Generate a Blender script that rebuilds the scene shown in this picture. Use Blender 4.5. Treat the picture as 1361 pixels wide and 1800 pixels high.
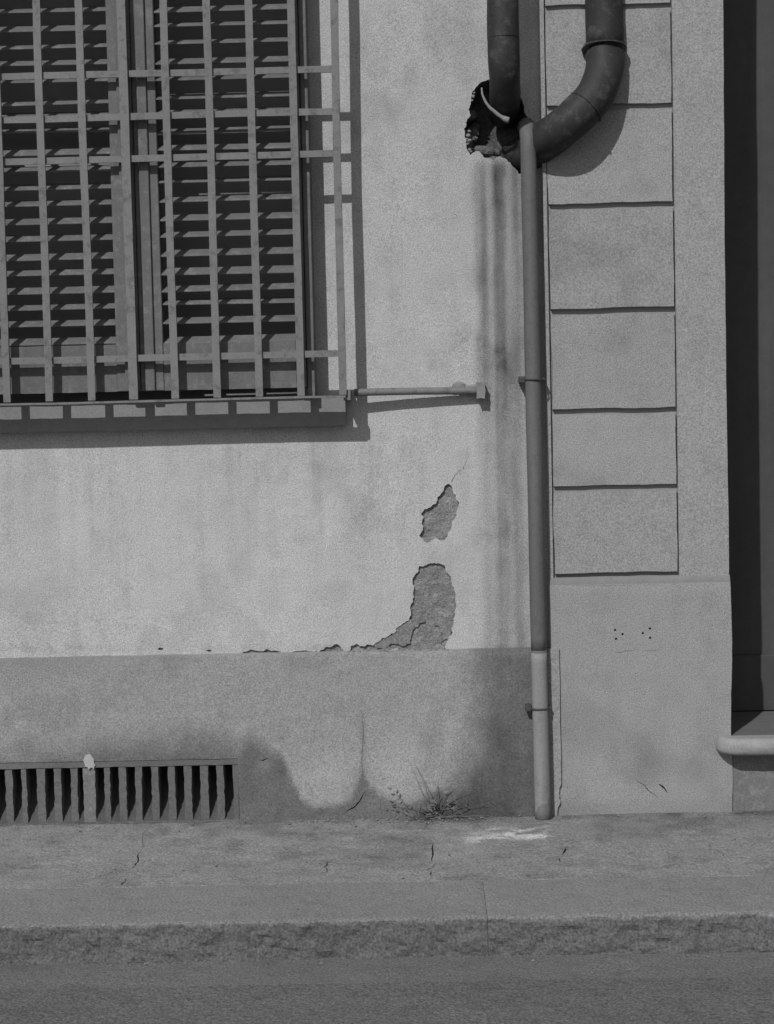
import bpy, bmesh, math, random
import numpy as np
from mathutils import Vector, Matrix
from mathutils.geometry import delaunay_2d_cdt

random.seed(7)
rng = np.random.default_rng(11)
S = bpy.context.scene
for o in list(bpy.data.objects):
    bpy.data.objects.remove(o)
COL = S.collection

# ------------------------------------------------------------------ camera
LENS, D = 88.17, 5.0
PITCH, YAW, ROLL = math.radians(3.6), math.radians(1.0), math.radians(-1.3)
CAM = Vector((0.087, -D, 1.125))
ROT = (Matrix.Rotation(YAW, 3, 'Z') @ Matrix.Rotation(math.pi/2-PITCH, 3, 'X')
       @ Matrix.Rotation(ROLL, 3, 'Z'))
cd = bpy.data.cameras.new('camera')
cd.lens = LENS; cd.sensor_width = 36; cd.sensor_fit = 'HORIZONTAL'
cd.clip_start = 0.05; cd.clip_end = 2000
cam = bpy.data.objects.new('camera', cd)
cam.matrix_world = Matrix.Translation(CAM) @ ROT.to_4x4()
COL.objects.link(cam)
S.camera = cam
# 36 mm over the frame width
IW, IH = 1361.0, 1800.0
F = LENS/36*IW

# ------------------------------------------------------------------ light
SUNV = Vector((-0.40, -1.0, 0.92)).normalized()          # towards the sun
EL = math.asin(SUNV.z)
AZ = math.atan2(SUNV.x, SUNV.y)
w = bpy.data.worlds.new('World'); S.world = w; w.use_nodes = True
nt = w.node_tree
bg = nt.nodes['Background']
sky = nt.nodes.new('ShaderNodeTexSky'); sky.sky_type = 'NISHITA'; sky.sun_disc = False
sky.sun_elevation = EL; sky.sun_rotation = AZ % (2*math.pi)
hs = nt.nodes.new('ShaderNodeHueSaturation'); hs.inputs['Saturation'].default_value = 0.0
nt.links.new(sky.outputs[0], hs.inputs['Color']); nt.links.new(hs.outputs[0], bg.inputs[0])
bg.inputs[1].default_value = 0.06
sl = bpy.data.lights.new('sun', 'SUN'); sl.energy = 3.0; sl.angle = math.radians(0.6)
sl.color = (1.0, 1.0, 1.0)
so = bpy.data.objects.new('sun', sl); COL.objects.link(so)
so.location = (-3, -6, 8)
so.rotation_euler = SUNV.to_track_quat('Z', 'Y').to_euler()
S.view_settings.view_transform = 'Standard'; S.view_settings.look = 'None'
S.view_settings.gamma = 1.0; S.view_settings.exposure = 0.06
S.view_settings.use_curve_mapping = False
S.render.engine = 'CYCLES'

# ------------------------------------------------------------------ measuring
def W(px, py, dep=0.0):
    """point seen at (px,py) on the vertical plane dep metres in front of the wall -> X, Z"""
    d = ROT @ Vector(((px-IW/2)/F, -(py-IH/2)/F, -1.0))
    t = (-dep-CAM.y)/d.y
    return CAM.x+d.x*t, CAM.z+d.z*t
def G(px, py, z=0.0):
    """point seen at (px,py) on the level plane z -> X, Y"""
    d = ROT @ Vector(((px-IW/2)/F, -(py-IH/2)/F, -1.0))
    t = (z-CAM.z)/d.z
    return CAM.x+d.x*t, CAM.y+d.y*t
RT = np.array(ROT.transposed())
def proj(P):
    q = (np.asarray(P, float)-np.array(CAM)) @ RT.T
    return IW/2 - F*q[..., 0]/q[..., 2], IH/2 + F*q[..., 1]/q[..., 2]

# ------------------------------------------------------------------ noise
_tab = rng.random((256, 256))
def vnoise(x, y):
    x = np.asarray(x, float); y = np.asarray(y, float)
    xi = np.floor(x).astype(int); yi = np.floor(y).astype(int)
    fx = x-xi; fy = y-yi
    fx = fx*fx*(3-2*fx); fy = fy*fy*(3-2*fy)
    a = _tab[xi & 255, yi & 255]; b = _tab[(xi+1) & 255, yi & 255]
    c = _tab[xi & 255, (yi+1) & 255]; d = _tab[(xi+1) & 255, (yi+1) & 255]
    return (a*(1-fx)+b*fx)*(1-fy)+(c*(1-fx)+d*fx)*fy
def fbm(x, y, s=1.0, o=4):
    v = 0; a = .5
    for i in range(o):
        v = v+a*vnoise(np.asarray(x)*s+17.3*i, np.asarray(y)*s+5.1*i); s *= 2.03; a *= .5
    return v/(1-.5**o)
def sst(a, b, x):
    t = np.clip((np.asarray(x, float)-a)/(b-a), 0, 1)
    return t*t*(3-2*t)

# ------------------------------------------------------------------ materials
MATS = {}
def mat(name, base, rough=.85, big=.12, fine=.10, fscale=260, bump=.25, bdist=.002,
        stain=False, streak=0.0, spots=0.0, patch=0.0, pscale=22, metal=0.0, spec=.25, zsplit=None, mid=30):
    if name in MATS: return MATS[name]
    m = bpy.data.materials.new(name); m.use_nodes = True
    t = m.node_tree; N = t.nodes; L = t.links
    b = N['Principled BSDF']
    b.inputs['Roughness'].default_value = rough
    b.inputs['Metallic'].default_value = metal
    b.inputs['Specular IOR Level'].default_value = spec
    g = N.new('ShaderNodeNewGeometry')
    def noise(scale, detail=4, vec=None, rg=.55):
        n = N.new('ShaderNodeTexNoise'); n.inputs['Scale'].default_value = scale
        n.inputs['Detail'].default_value = detail; n.inputs['Roughness'].default_value = rg
        L.new(vec or g.outputs['Position'], n.inputs['Vector']); return n.outputs['Fac']
    def math_(op, a, c, clamp=False):
        n = N.new('ShaderNodeMath'); n.operation = op; n.use_clamp = clamp
        for i, v in enumerate((a, c)):
            if isinstance(v, (int, float)): n.inputs[i].default_value = v
            else: L.new(v, n.inputs[i])
        return n.outputs[0]
    def lin(fac, amp):                       # 1 + amp*(fac-.5)*2
        return math_('ADD', math_('MULTIPLY', fac, 2*amp), 1-amp)
    v = math_('MULTIPLY', lin(noise(2.6, 5), big*1.5), lin(noise(mid, 6, rg=.65), big*1.1))
    f1 = noise(fscale, 3, rg=.7)
    v = math_('MULTIPLY', v, lin(f1, fine*2))
    if spots:
        vo = N.new('ShaderNodeTexVoronoi'); vo.inputs['Scale'].default_value = 55
        L.new(g.outputs['Position'], vo.inputs['Vector'])
        near = math_('LESS_THAN', math_('ADD', vo.outputs['Distance'], math_('MULTIPLY', noise(160, 2), .12)), .17)
        sel = math_('GREATER_THAN', noise(38, 1), .60)
        v = math_('MULTIPLY', v, math_('SUBTRACT', 1, math_('MULTIPLY', math_('MULTIPLY', near, sel), spots)))
    if patch:
        pm = math_('MULTIPLY', math_('SUBTRACT', noise(pscale, 7, rg=.72), .52), 9, True)
        v = math_('MULTIPLY', v, math_('ADD', 1, math_('MULTIPLY', pm, patch)))
    if streak:
        mp = N.new('ShaderNodeMapping'); mp.inputs['Scale'].default_value = (34, 34, 1.3)
        L.new(g.outputs['Position'], mp.inputs['Vector'])
        v = math_('MULTIPLY', v, lin(noise(1.0, 4, mp.outputs[0]), streak))
    if zsplit:
        sx = N.new('ShaderNodeSeparateXYZ'); L.new(g.outputs['Position'], sx.inputs[0])
        zn = math_('ADD', sx.outputs['Z'], math_('MULTIPLY', noise(60, 2), .006))
        up = math_('GREATER_THAN', zn, zsplit[0])
        v = math_('MULTIPLY', v, math_('ADD', zsplit[1], math_('MULTIPLY', up, 1-zsplit[1])))
        lo = math_('LESS_THAN', math_('ADD', zn, math_('MULTIPLY', noise(9, 3), .3)), zsplit[2])
        v = math_('MULTIPLY', v, math_('SUBTRACT', 1, math_('MULTIPLY', lo, .3)))
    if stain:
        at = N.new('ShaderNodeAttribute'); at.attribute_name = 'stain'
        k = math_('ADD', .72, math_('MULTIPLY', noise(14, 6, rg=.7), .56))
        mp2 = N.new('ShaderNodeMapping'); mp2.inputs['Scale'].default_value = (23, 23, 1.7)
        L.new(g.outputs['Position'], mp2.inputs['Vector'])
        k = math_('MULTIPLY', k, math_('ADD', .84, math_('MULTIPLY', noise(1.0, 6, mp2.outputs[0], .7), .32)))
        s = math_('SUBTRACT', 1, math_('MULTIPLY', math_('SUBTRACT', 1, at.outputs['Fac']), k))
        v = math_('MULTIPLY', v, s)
    cv = math_('MULTIPLY', v, base)
    cc = N.new('ShaderNodeCombineColor')
    for i in range(3): L.new(cv, cc.inputs[i])
    L.new(cc.outputs[0], b.inputs['Base Color'])
    bp = N.new('ShaderNodeBump'); bp.inputs['Strength'].default_value = bump
    bp.inputs['Distance'].default_value = bdist
    hgt = math_('ADD', math_('MULTIPLY', noise(mid*2.2, 6, rg=.65), 1.0), math_('MULTIPLY', f1, .6))
    L.new(hgt, bp.inputs['Height']); L.new(bp.outputs[0], b.inputs['Normal'])
    MATS[name] = m
    return m

M_WALL = mat('plaster', .385, .92, .09, .50, 300, .7, .0026, stain=True, streak=.045, spots=.3, patch=-.07, pscale=9)
M_PLINTH = mat('plinth_render', .268, .93, .11, .52, 300, .7, .0028, stain=True, streak=.05, spots=.3, patch=-.10, pscale=11)
M_PIL = mat('pilaster_render', .268, .92, .08, .50, 300, .65, .0026, stain=True, streak=.04, spots=.25, patch=-.08, pscale=10)
M_PILP = mat('margin_render', .24, .92, .07, .20, 330, .5, .0022)
M_RENDER = mat('bare_render', .205, .95, .2, .5, 200, 1.0, .006, spots=.35, patch=.25, pscale=60)
M_CAV = mat('cavity_rubble', .10, .97, .3, .3, 120, 1.0, .006)
M_RUB = mat('rubble', .13, .97, .3, .3, 160, 1.0, .006, patch=.5, pscale=60)
M_IRON = mat('painted_iron', .155, .65, .14, .2, 340, .3, .0012, spec=.3, patch=-.34, pscale=38)
M_WOOD = mat('shutter_paint', .115, .8, .16, .2, 300, .4, .0015, streak=.2, patch=.35, pscale=40)
M_SLAT = mat('slat_paint', .118, .8, .18, .2, 300, .4, .0015, patch=.4, pscale=34)
M_COPPER = mat('dark_sheet_metal', .027, .62, .3, .25, 200, .35, .0018, streak=.35, spec=.25, patch=1.1, pscale=26)
M_RIM = mat('pale_mortar', .22, .9, .15, .2, 250, .5, .003)
M_SILL = mat('sill_stone', .20, .9, .15, .16, 260, .4, .002)
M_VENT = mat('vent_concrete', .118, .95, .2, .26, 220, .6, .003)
M_WPAINT = mat('white_paint_splash', .34, .8, .15, .12, 240, .3, .001)
M_VENTP = mat('vent_limed', .16, .95, .2, .3, 220, .6, .003, patch=.25, pscale=50)
M_VFLOOR = mat('vent_floor_shade', .075, .97, .25, .25, 180, .6, .003)  # slot floor, shadow between the bars put into a darker colour
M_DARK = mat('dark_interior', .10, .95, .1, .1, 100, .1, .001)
M_GLASS = mat('window_glass', .26, .6, .05, .02, 20, .02, .0005, spec=.12)
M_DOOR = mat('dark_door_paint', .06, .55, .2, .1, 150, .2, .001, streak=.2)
M_STEP = mat('step_stone', .26, .88, .14, .18, 240, .4, .002)
M_WALK = mat('pavement_concrete', .25, .93, .12, .70, 190, 1.0, .005, stain=True, spots=.45, patch=-.16, pscale=13)
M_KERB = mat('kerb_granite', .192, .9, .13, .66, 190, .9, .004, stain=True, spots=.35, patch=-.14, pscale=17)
M_GUT = mat('gutter_stone', .155, .9, .14, .66, 190, 1.0, .005, spots=.4, patch=-.18, pscale=15)
M_ROAD = mat('asphalt', .135, .93, .16, .75, 180, 1.0, .006, patch=-.16, pscale=13)
M_STEM = mat('weed_stems', .11, .8, .3, .2, 200, .1, .001)
M_DRY = mat('dry_stems', .17, .8, .3, .2, 200, .1, .001)
M_PEB = mat('grit', .17, .9, .4, .2, 200, .3, .001)
ZCH = W(945, 1145, .06)[1]
M_PIPE = mat('pipe_paint', .105, .65, .16, .2, 260, .35, .0016, streak=.3, patch=-.22, pscale=30, spec=.35,
             zsplit=(ZCH, 2.0, .18))

# ------------------------------------------------------------------ object helpers
def link(name, verts, faces, m, parent=None, smooth=False, bevel=0, seg=1):
    me = bpy.data.meshes.new(name)
    me.from_pydata([tuple(v) for v in verts], [], faces); me.update()
    if m: me.materials.append(m)
    if smooth:
        me.polygons.foreach_set('use_smooth', [True]*len(me.polygons))
    o = bpy.data.objects.new(name, me); COL.objects.link(o)
    if parent: o.parent = parent
    if bevel:
        b = o.modifiers.new('bevel', 'BEVEL'); b.width = bevel; b.segments = seg; b.limit_method = 'ANGLE'
    return o
def tag(o, label=None, cat=None, group=None, kind=None):
    if label: o['label'] = label
    if cat: o['category'] = cat
    if group: o['group'] = group
    if kind: o['kind'] = kind
    return o
def thing(name, label, cat, group=None):
    o = bpy.data.objects.new(name, None); COL.objects.link(o); o.empty_display_size = .1
    return tag(o, label, cat, group)
BF = [(0, 3, 2, 1), (4, 5, 6, 7), (0, 1, 5, 4), (1, 2, 6, 5), (2, 3, 7, 6), (3, 0, 4, 7)]
def box(name, x0, x1, d0, d1, z0, z1, m, parent=None, bevel=.0012, seg=1, mesh=None):
    """d = distance in front of the wall plane"""
    y0, y1 = -d1, -d0
    v = [(x0, y0, z0), (x1, y0, z0), (x1, y1, z0), (x0, y1, z0),
         (x0, y0, z1), (x1, y0, z1), (x1, y1, z1), (x0, y1, z1)]
    return link(name, v, BF, m, parent, False, bevel, seg)
def rough_box(name, x0, x1, d0, d1, z0, z1, m, parent=None, step=.03, amp=.0015, seed=0, bend=0):
    """box cut into small faces whose corners wander a little"""
    bm = bmesh.new()
    bmesh.ops.create_cube(bm, size=1)
    for ax, l in ((0, x1-x0), (1, d1-d0), (2, z1-z0)):
        n = max(0, int(l/step))
        for i in range(1, n+1):
            no = [0, 0, 0]; no[ax] = 1; co = [0, 0, 0]; co[ax] = -.5+i/(n+1)
            bmesh.ops.bisect_plane(bm, geom=bm.verts[:]+bm.edges[:]+bm.faces[:], plane_co=co, plane_no=no)
    r = random.Random(seed)
    for v in bm.verts:
        c = v.co
        c.x = x0+(c.x+.5)*(x1-x0)+r.uniform(-amp, amp)
        c.y = -d1+(c.y+.5)*(d1-d0)+r.uniform(-amp, amp)*.7
        c.z = z0+(c.z+.5)*(z1-z0)+r.uniform(-amp, amp)
        if bend:
            if z1-z0 > x1-x0:
                c.x += bend*2*(float(fbm(c.z, seed*3.7, 2.2, 2))-.5); c.y += bend*2*(float(fbm(c.z, seed*3.7+9, 2.2, 2))-.5)
            else:
                c.z += bend*2*(float(fbm(c.x, seed*3.7, 2.5, 2))-.5); c.y += bend*(float(fbm(c.x, seed*3.7+9, 2.5, 2))-.5)
    me = bpy.data.meshes.new(name); bm.to_mesh(me); bm.free(); me.materials.append(m)
    o = bpy.data.objects.new(name, me); COL.objects.link(o)
    if parent: o.parent = parent
    return o
def catmull(pts, n=8):
    P = [Vector(p) for p in pts]; P = [2*P[0]-P[1]]+P+[2*P[-1]-P[-2]]
    out = []
    for i in range(1, len(P)-2):
        for k in range(n):
            t = k/n; a, b, c, d = P[i-1:i+3]
            out.append(.5*((2*b)+(c-a)*t+(2*a-5*b+4*c-d)*t*t+(3*b-a-3*c+d)*t**3))
    return out+[P[-2]]
def tube(name, path, rad, m, parent=None, n=20, smooth=True, caps=True, wob=0, dent=0, seg=.03):
    path = [Vector(p) for p in path]
    if not hasattr(rad, '__len__'): rad = [rad]*len(path)
    ph = random.random()*60
    if dent:
        P, Rr = [path[0]], [rad[0]]
        for i in range(1, len(path)):
            k = max(1, int((path[i]-path[i-1]).length/seg))
            for j in range(1, k+1):
                P.append(path[i-1].lerp(path[i], j/k)); Rr.append(rad[i-1]+(rad[i]-rad[i-1])*j/k)
        path, rad = P, Rr
    V, Fc = [], []; up = None
    for i, p in enumerate(path):
        t = (path[min(i+1, len(path)-1)]-path[max(i-1, 0)]).normalized()
        if up is None: up = t.orthogonal().normalized()
        up = (up-t*up.dot(t)).normalized(); s = t.cross(up)
        for k in range(n):
            a = 2*math.pi*k/n
            r = rad[i]*(1+random.uniform(-wob, wob)+(dent*2*(float(fbm(math.cos(a)*.8+ph, math.sin(a)*.8+i*seg*9, 1.3, 3))-.5) if dent else 0))
            V.append(p+(up*math.cos(a)+s*math.sin(a))*r)
    for i in range(len(path)-1):
        for k in range(n):
            k2 = (k+1) % n
            Fc.append((i*n+k, i*n+k2, (i+1)*n+k2, (i+1)*n+k))
    if caps:
        Fc.append(tuple(range(n-1, -1, -1))); Fc.append(tuple(range((len(path)-1)*n, len(path)*n)))
    return link(name, V, Fc, m, parent, smooth)
def torus(name, c, axis, R, r, m, parent=None, n=28, k=8, a0=0, a1=2*math.pi):
    axis = Vector(axis).normalized(); u = axis.orthogonal().normalized(); v = axis.cross(u)
    cl = a1-a0 > 6.2
    pts = [Vector(c)+(u*math.cos(a0+(a1-a0)*i/n)+v*math.sin(a0+(a1-a0)*i/n))*R for i in range(n+1)]
    return tube(name, pts, r, m, parent, k, caps=not cl)
def jag(poly, amp, it=3, seed=1, closed=True):
    """roughen a polyline by midpoint displacement (amp relative to edge length)"""
    r = random.Random(seed); P = [Vector(p) for p in poly]
    for _ in range(it):
        Q = []
        n = len(P)
        for i in range(n if closed else n-1):
            a, b = P[i], P[(i+1) % n]; d = b-a
            mid = (a+b)/2+Vector((-d.y, d.x))*r.uniform(-amp, amp)
            Q += [a, mid]
        if not closed: Q.append(P[-1])
        P = Q
    return [tuple(p) for p in P]
def slit(pts, w0, w1, f, seed=1, amp=.1):
    p = jag([f(*q) for q in pts], amp, 2, seed, False); n = len(p); L1, L2 = [], []
    for i, q in enumerate(p):
        a = Vector(p[min(i+1, n-1)])-Vector(p[max(i-1, 0)]); nn = Vector((-a.y, a.x)).normalized()
        ww = (w0+(w1-w0)*math.sin(math.pi*(i+.4)/(n-.2)))*(.8+.4*random.random())
        L1.append(tuple(Vector(q)+nn*ww)); L2.append(tuple(Vector(q)-nn*ww))
    return L1+L2[::-1]
def inpoly(x, y, poly):
    x = np.asarray(x); y = np.asarray(y); r = np.zeros(x.shape, bool); n = len(poly)
    for i in range(n):
        x0, y0 = poly[i]; x1, y1 = poly[(i+1) % n]
        c = (y0 > y) != (y1 > y)
        with np.errstate(divide='ignore', invalid='ignore'):
            r ^= c & (x < (x1-x0)*(y-y0)/(y1-y0)+x0)
    return r
def plate(name, outer, holes, thick, step, m, mapf, parent=None, stainf=None, window=None, sides=True, slope=0):
    """sheet with real openings. outer/holes in (u,v) metres; mapf(u,v,depth)->(n,3)"""
    u0, v0 = np.min(outer, 0); u1, v1 = np.max(outer, 0)
    if window: wu0, wu1, wv0, wv1 = window
    else: wu0, wu1, wv0, wv1 = u0, u1, v0, v1
    a = np.arange(max(u0, wu0)+step*.6, min(u1, wu1), step); b = np.arange(max(v0, wv0)+step*.6, min(v1, wv1), step)
    A, B = np.meshgrid(a, b); A = A+rng.uniform(-.2, .2, A.shape)*step; B = B+rng.uniform(-.2, .2, B.shape)*step
    pts = np.stack([A.ravel(), B.ravel()], 1)
    if window:
        cs = .12
        A, B = np.meshgrid(np.arange(u0+cs, u1, cs), np.arange(v0+cs, v1, cs))
        q = np.stack([A.ravel(), B.ravel()], 1)
        k = (q[:, 0] < wu0-.03) | (q[:, 0] > wu1+.03) | (q[:, 1] < wv0-.03) | (q[:, 1] > wv1+.03)
        pts = np.concatenate([pts, q[k]])
    ok = inpoly(pts[:, 0], pts[:, 1], outer)
    for h in holes: ok &= ~inpoly(pts[:, 0], pts[:, 1], h)
    pts = pts[ok]
    loops = [outer]+list(holes)
    V = [Vector(p) for p in pts]; E = []
    for lp in loops:
        s = len(V); n = len(lp); V += [Vector(p) for p in lp]
        E += [(s+i, s+(i+1) % n) for i in range(n)]
    ov, oe, of, *_ = delaunay_2d_cdt(V, E, [], 0, 1e-6)
    P = np.array([tuple(v) for v in ov]); T = np.array(of)
    c = P[T].mean(1)
    keep = inpoly(c[:, 0], c[:, 1], outer)
    for h in holes: keep &= ~inpoly(c[:, 0], c[:, 1], h)
    T = T[keep]
    e1 = P[T[:, 1]]-P[T[:, 0]]; e2 = P[T[:, 2]]-P[T[:, 0]]
    fl = (e1[:, 0]*e2[:, 1]-e1[:, 1]*e2[:, 0]) < 0
    T[fl] = T[fl][:, ::-1]
    used = np.unique(T); rm = -np.ones(len(P), int); rm[used] = np.arange(len(used)); P = P[used]; T = rm[T]
    X = mapf(P[:, 0], P[:, 1], 0.0)
    verts = X.tolist(); faces = T.tolist(); uv = P.tolist()
    if sides and thick:
        for li, lp in enumerate(loops):
            L2 = np.array(lp)
            ar = np.sum(L2[:, 0]*np.roll(L2[:, 1], -1)-np.roll(L2[:, 0], -1)*L2[:, 1])
            if (ar > 0) != (li == 0): L2 = L2[::-1]
            f = mapf(L2[:, 0], L2[:, 1], 0.0); B2 = L2
            if slope and li:
                tn = np.roll(L2, -1, 0)-np.roll(L2, 1, 0); tn /= np.linalg.norm(tn, axis=1)[:, None]+1e-9
                B2 = L2+np.stack([tn[:, 1], -tn[:, 0]], 1)*-1*(slope*(.1+1.3*fbm(L2[:, 0], L2[:, 1], 60, 3)))[:, None]*np.where(len(L2) > 60, 1, .2)*-1
            bk = mapf(B2[:, 0], B2[:, 1], thick)
            s = len(verts); n = len(L2); verts += f.tolist()+bk.tolist(); uv += L2.tolist()+L2.tolist()
            faces += [(s+n+i, s+n+(i+1) % n, s+(i+1) % n, s+i) for i in range(n)]
    o = link(name, verts, faces, m, parent)
    if stainf is not None:
        at = o.data.attributes.new('stain', 'FLOAT', 'POINT')
        at.data.foreach_set('value', np.asarray(stainf(np.array(verts)), np.float32))
    return o
def rect(x0, x1, y0, y1, n=1):
    return [(x0, y0), (x1, y0), (x1, y1), (x0, y1)]
def wallmap(dep, amp=.0012, s=3.0):
    def f(u, v, d):
        y = -dep+d+amp*2*(fbm(u, v, s)-.5)+amp*.5*(fbm(u, v, s*9, 2)-.5)
        return np.stack([u, np.broadcast_to(y, np.shape(u)), v], 1)
    return f
def groundmap(z, amp=.002, s=3.0):
    def f(u, v, d):
        zz = z-d+amp*2*(fbm(u, v, s)-.5)+amp*.6*(fbm(u, v, s*8, 2)-.5)
        return np.stack([u, v, np.broadcast_to(zz, np.shape(u))], 1)
    return f

# ------------------------------------------------------------------ levels along the facade
PLD, BASED, PILD = .038, .030, .022          # how far plinth, pilaster base, pilaster stand out
ZPL = W(500, 1150, PLD)[1]                   # top of plinth
XP0 = W(959, 600, PILD)[0]                   # left edge of pilaster
XP1 = W(1277, 600, PILD)[0]
XB1 = W(1286, 1200, BASED)[0]
XPE = W(985, 1260, PLD)[0]                   # right end of plinth
XL, XR, ZT = -2.6, 2.6, 3.9
WIN = (W(30, 900)[0]-.1, W(1340, 900)[0]+.1, -.1, 2.35)

def stain_wall(P):
    x, y = proj(P)
    n = fbm(P[:, 0], P[:, 2], 9); n2 = fbm(P[:, 0]*6, P[:, 2]*.7, 5)
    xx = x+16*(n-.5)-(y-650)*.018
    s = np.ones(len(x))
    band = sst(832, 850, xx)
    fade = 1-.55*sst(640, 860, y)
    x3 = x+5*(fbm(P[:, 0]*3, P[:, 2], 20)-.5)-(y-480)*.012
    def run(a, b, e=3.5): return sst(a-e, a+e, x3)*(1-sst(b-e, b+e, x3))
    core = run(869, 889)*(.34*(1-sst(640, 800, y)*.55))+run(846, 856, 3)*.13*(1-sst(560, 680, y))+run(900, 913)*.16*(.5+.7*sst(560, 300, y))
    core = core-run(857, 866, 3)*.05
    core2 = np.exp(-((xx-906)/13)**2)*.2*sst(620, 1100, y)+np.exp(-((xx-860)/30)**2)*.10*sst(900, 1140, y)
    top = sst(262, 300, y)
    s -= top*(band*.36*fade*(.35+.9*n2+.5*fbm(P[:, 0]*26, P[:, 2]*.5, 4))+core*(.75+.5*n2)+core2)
    s -= .14*sst(1128, 1146, y)*sst(815, 850, x)
    s += .09*np.exp(-((x-330)/420)**2-((y-980)/330)**2)
    s -= .05*sst(700, 200, y)*sst(500, 900, x)*(1-band)
    # grey run below the sill corner and faint vertical runs
    s -= .06*sst(770, 800, y)*(1-sst(900, 1100, y))*sst(.5, .75, fbm(P[:, 0]*14, P[:, 2]*.8, 3))
    s -= .10*np.exp(-((x-690)/60)**2-((y-200)/70)**2)*fbm(P[:, 0], P[:, 2], 20)
    s -= .11*sst(.60, .74, fbm(P[:, 0]+4, P[:, 2], 6.5, 5)); s -= .07*sst(.58, .7, fbm(P[:, 0]*5+2, P[:, 2]*2, 6, 4))
    s += .05*sst(.58, .72, fbm(P[:, 0]*1.2+9, P[:, 2], 5, 5))
    s -= .16*np.exp(-((y-1140)/7)**2)*sst(.4, .65, fbm(P[:, 0]*9, P[:, 2]*9, 3))*(x < 800)
    s -= .09*sst(745, 800, y)*(1-sst(860, 1080, y))*sst(.55, .75, fbm(P[:, 0]*30, P[:, 2]*.6, 3))*(x < 660)
    return s
def stain_lit_plinth(P):
    x, y = proj(P)
    n = fbm(P[:, 0], P[:, 2], 12); m = 36*(n-.5)+22*(fbm(P[:, 0]+3, P[:, 2], 48, 3)-.5)
    s = np.ones(len(x))*.97
    # damp corner behind the thin pipe
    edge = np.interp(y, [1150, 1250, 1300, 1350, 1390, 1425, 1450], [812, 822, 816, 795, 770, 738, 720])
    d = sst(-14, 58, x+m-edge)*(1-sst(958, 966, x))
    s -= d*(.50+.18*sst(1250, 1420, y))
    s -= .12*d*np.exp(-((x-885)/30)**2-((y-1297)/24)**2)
    s -= .10*(1-d)*np.exp(-((x-860)/60)**2)*sst(1300, 1150, y)
    # rising damp between the pale lobes
    lob = np.minimum(np.interp(x, [430, 500, 530, 560, 600, 620, 638], [1320, 1345, 1408, 1421, 1418, 1400, 1362]),
                     9999)
    lob = np.where(x > 638, np.interp(x, [638, 650, 680, 715, 745, 790], [1362, 1385, 1402, 1413, 1400, 1380]), lob)
    lob = np.where(x < 500, np.interp(x, [-100, 60, 300, 330, 420, 440, 470, 500], [1325, 1330, 1305, 1292, 1318, 1300, 1318, 1345]), lob)
    wd_ = np.interp(x, [300, 430, 500, 530, 560], [46, 40, 22, 9, 7])
    damp = sst(-wd_, wd_*.9, y-lob+m*.55)*(1-sst(760, 800, x))
    s -= damp*.50*(.7+.6*n)
    tl = y-lob+m*.55+wd_*.6
    s += .13*np.exp(-((tl+4)/5)**2)*sst(.4, .6, fbm(P[:, 0]+6, P[:, 2], 30, 3))*(1-sst(745, 780, x))*sst(300, 440, x)
    s += .10*np.exp(-((x+m-edge+22)/7)**2)*sst(.42, .6, fbm(P[:, 0]+8, P[:, 2], 25, 3))*sst(1160, 1200, y)
    s -= .22*np.exp(-((x-638)/5)**2)*sst(1240, 1300, y)*(1-damp)
    s -= .22*np.exp(-((x-638)/22)**2)*sst(1330, 1375, y)*(1-damp)
    s += .20*np.exp(-((x-465)/18)**2-((y-1345)/16)**2)
    s += .10*(n-.4)*damp*sst(330, 420, x)
    s += (.20*np.exp(-((x-566)/52)**2-((y-1375)/52)**2)+.19*np.exp(-((x-698)/50)**2-((y-1350)/70)**2))*(1-damp)
    s -= .12*np.exp(-((y-lob+5)/5)**2)*sst(500, 540, x)*(1-sst(740, 770, x))
    s -= .12*sst(.58, .72, fbm(P[:, 0]+7, P[:, 2], 7, 5)); s += .05*sst(.58, .72, fbm(P[:, 0]+17, P[:, 2], 8, 5))
    s -= .10*sst(1235, 1150, y)*sst(420, 60, x)
    s += .10*sst(1156, 1149, y)  # sunlit ledge painted in as a lighter top edge
    return s
def stain_lit_pil(P):
    x, y = proj(P)
    n = fbm(P[:, 0], P[:, 2], 8)
    s = np.ones(len(x))
    s -= .12*sst(1170, 1260, y)*sst(.42, .62, n)
    s -= .16*np.exp(-((x-1140)/26)**2-((y-1330)/60)**2)
    s -= .12*sst(1395, 1425, y)
    s -= .10*np.exp(-((x-1245)/30)**2-((y-1290)/60)**2)
    s += .07*np.exp(-((y-1030)/10)**2)  # highlight of the base chamfer painted in as a lighter line
    return s
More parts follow.
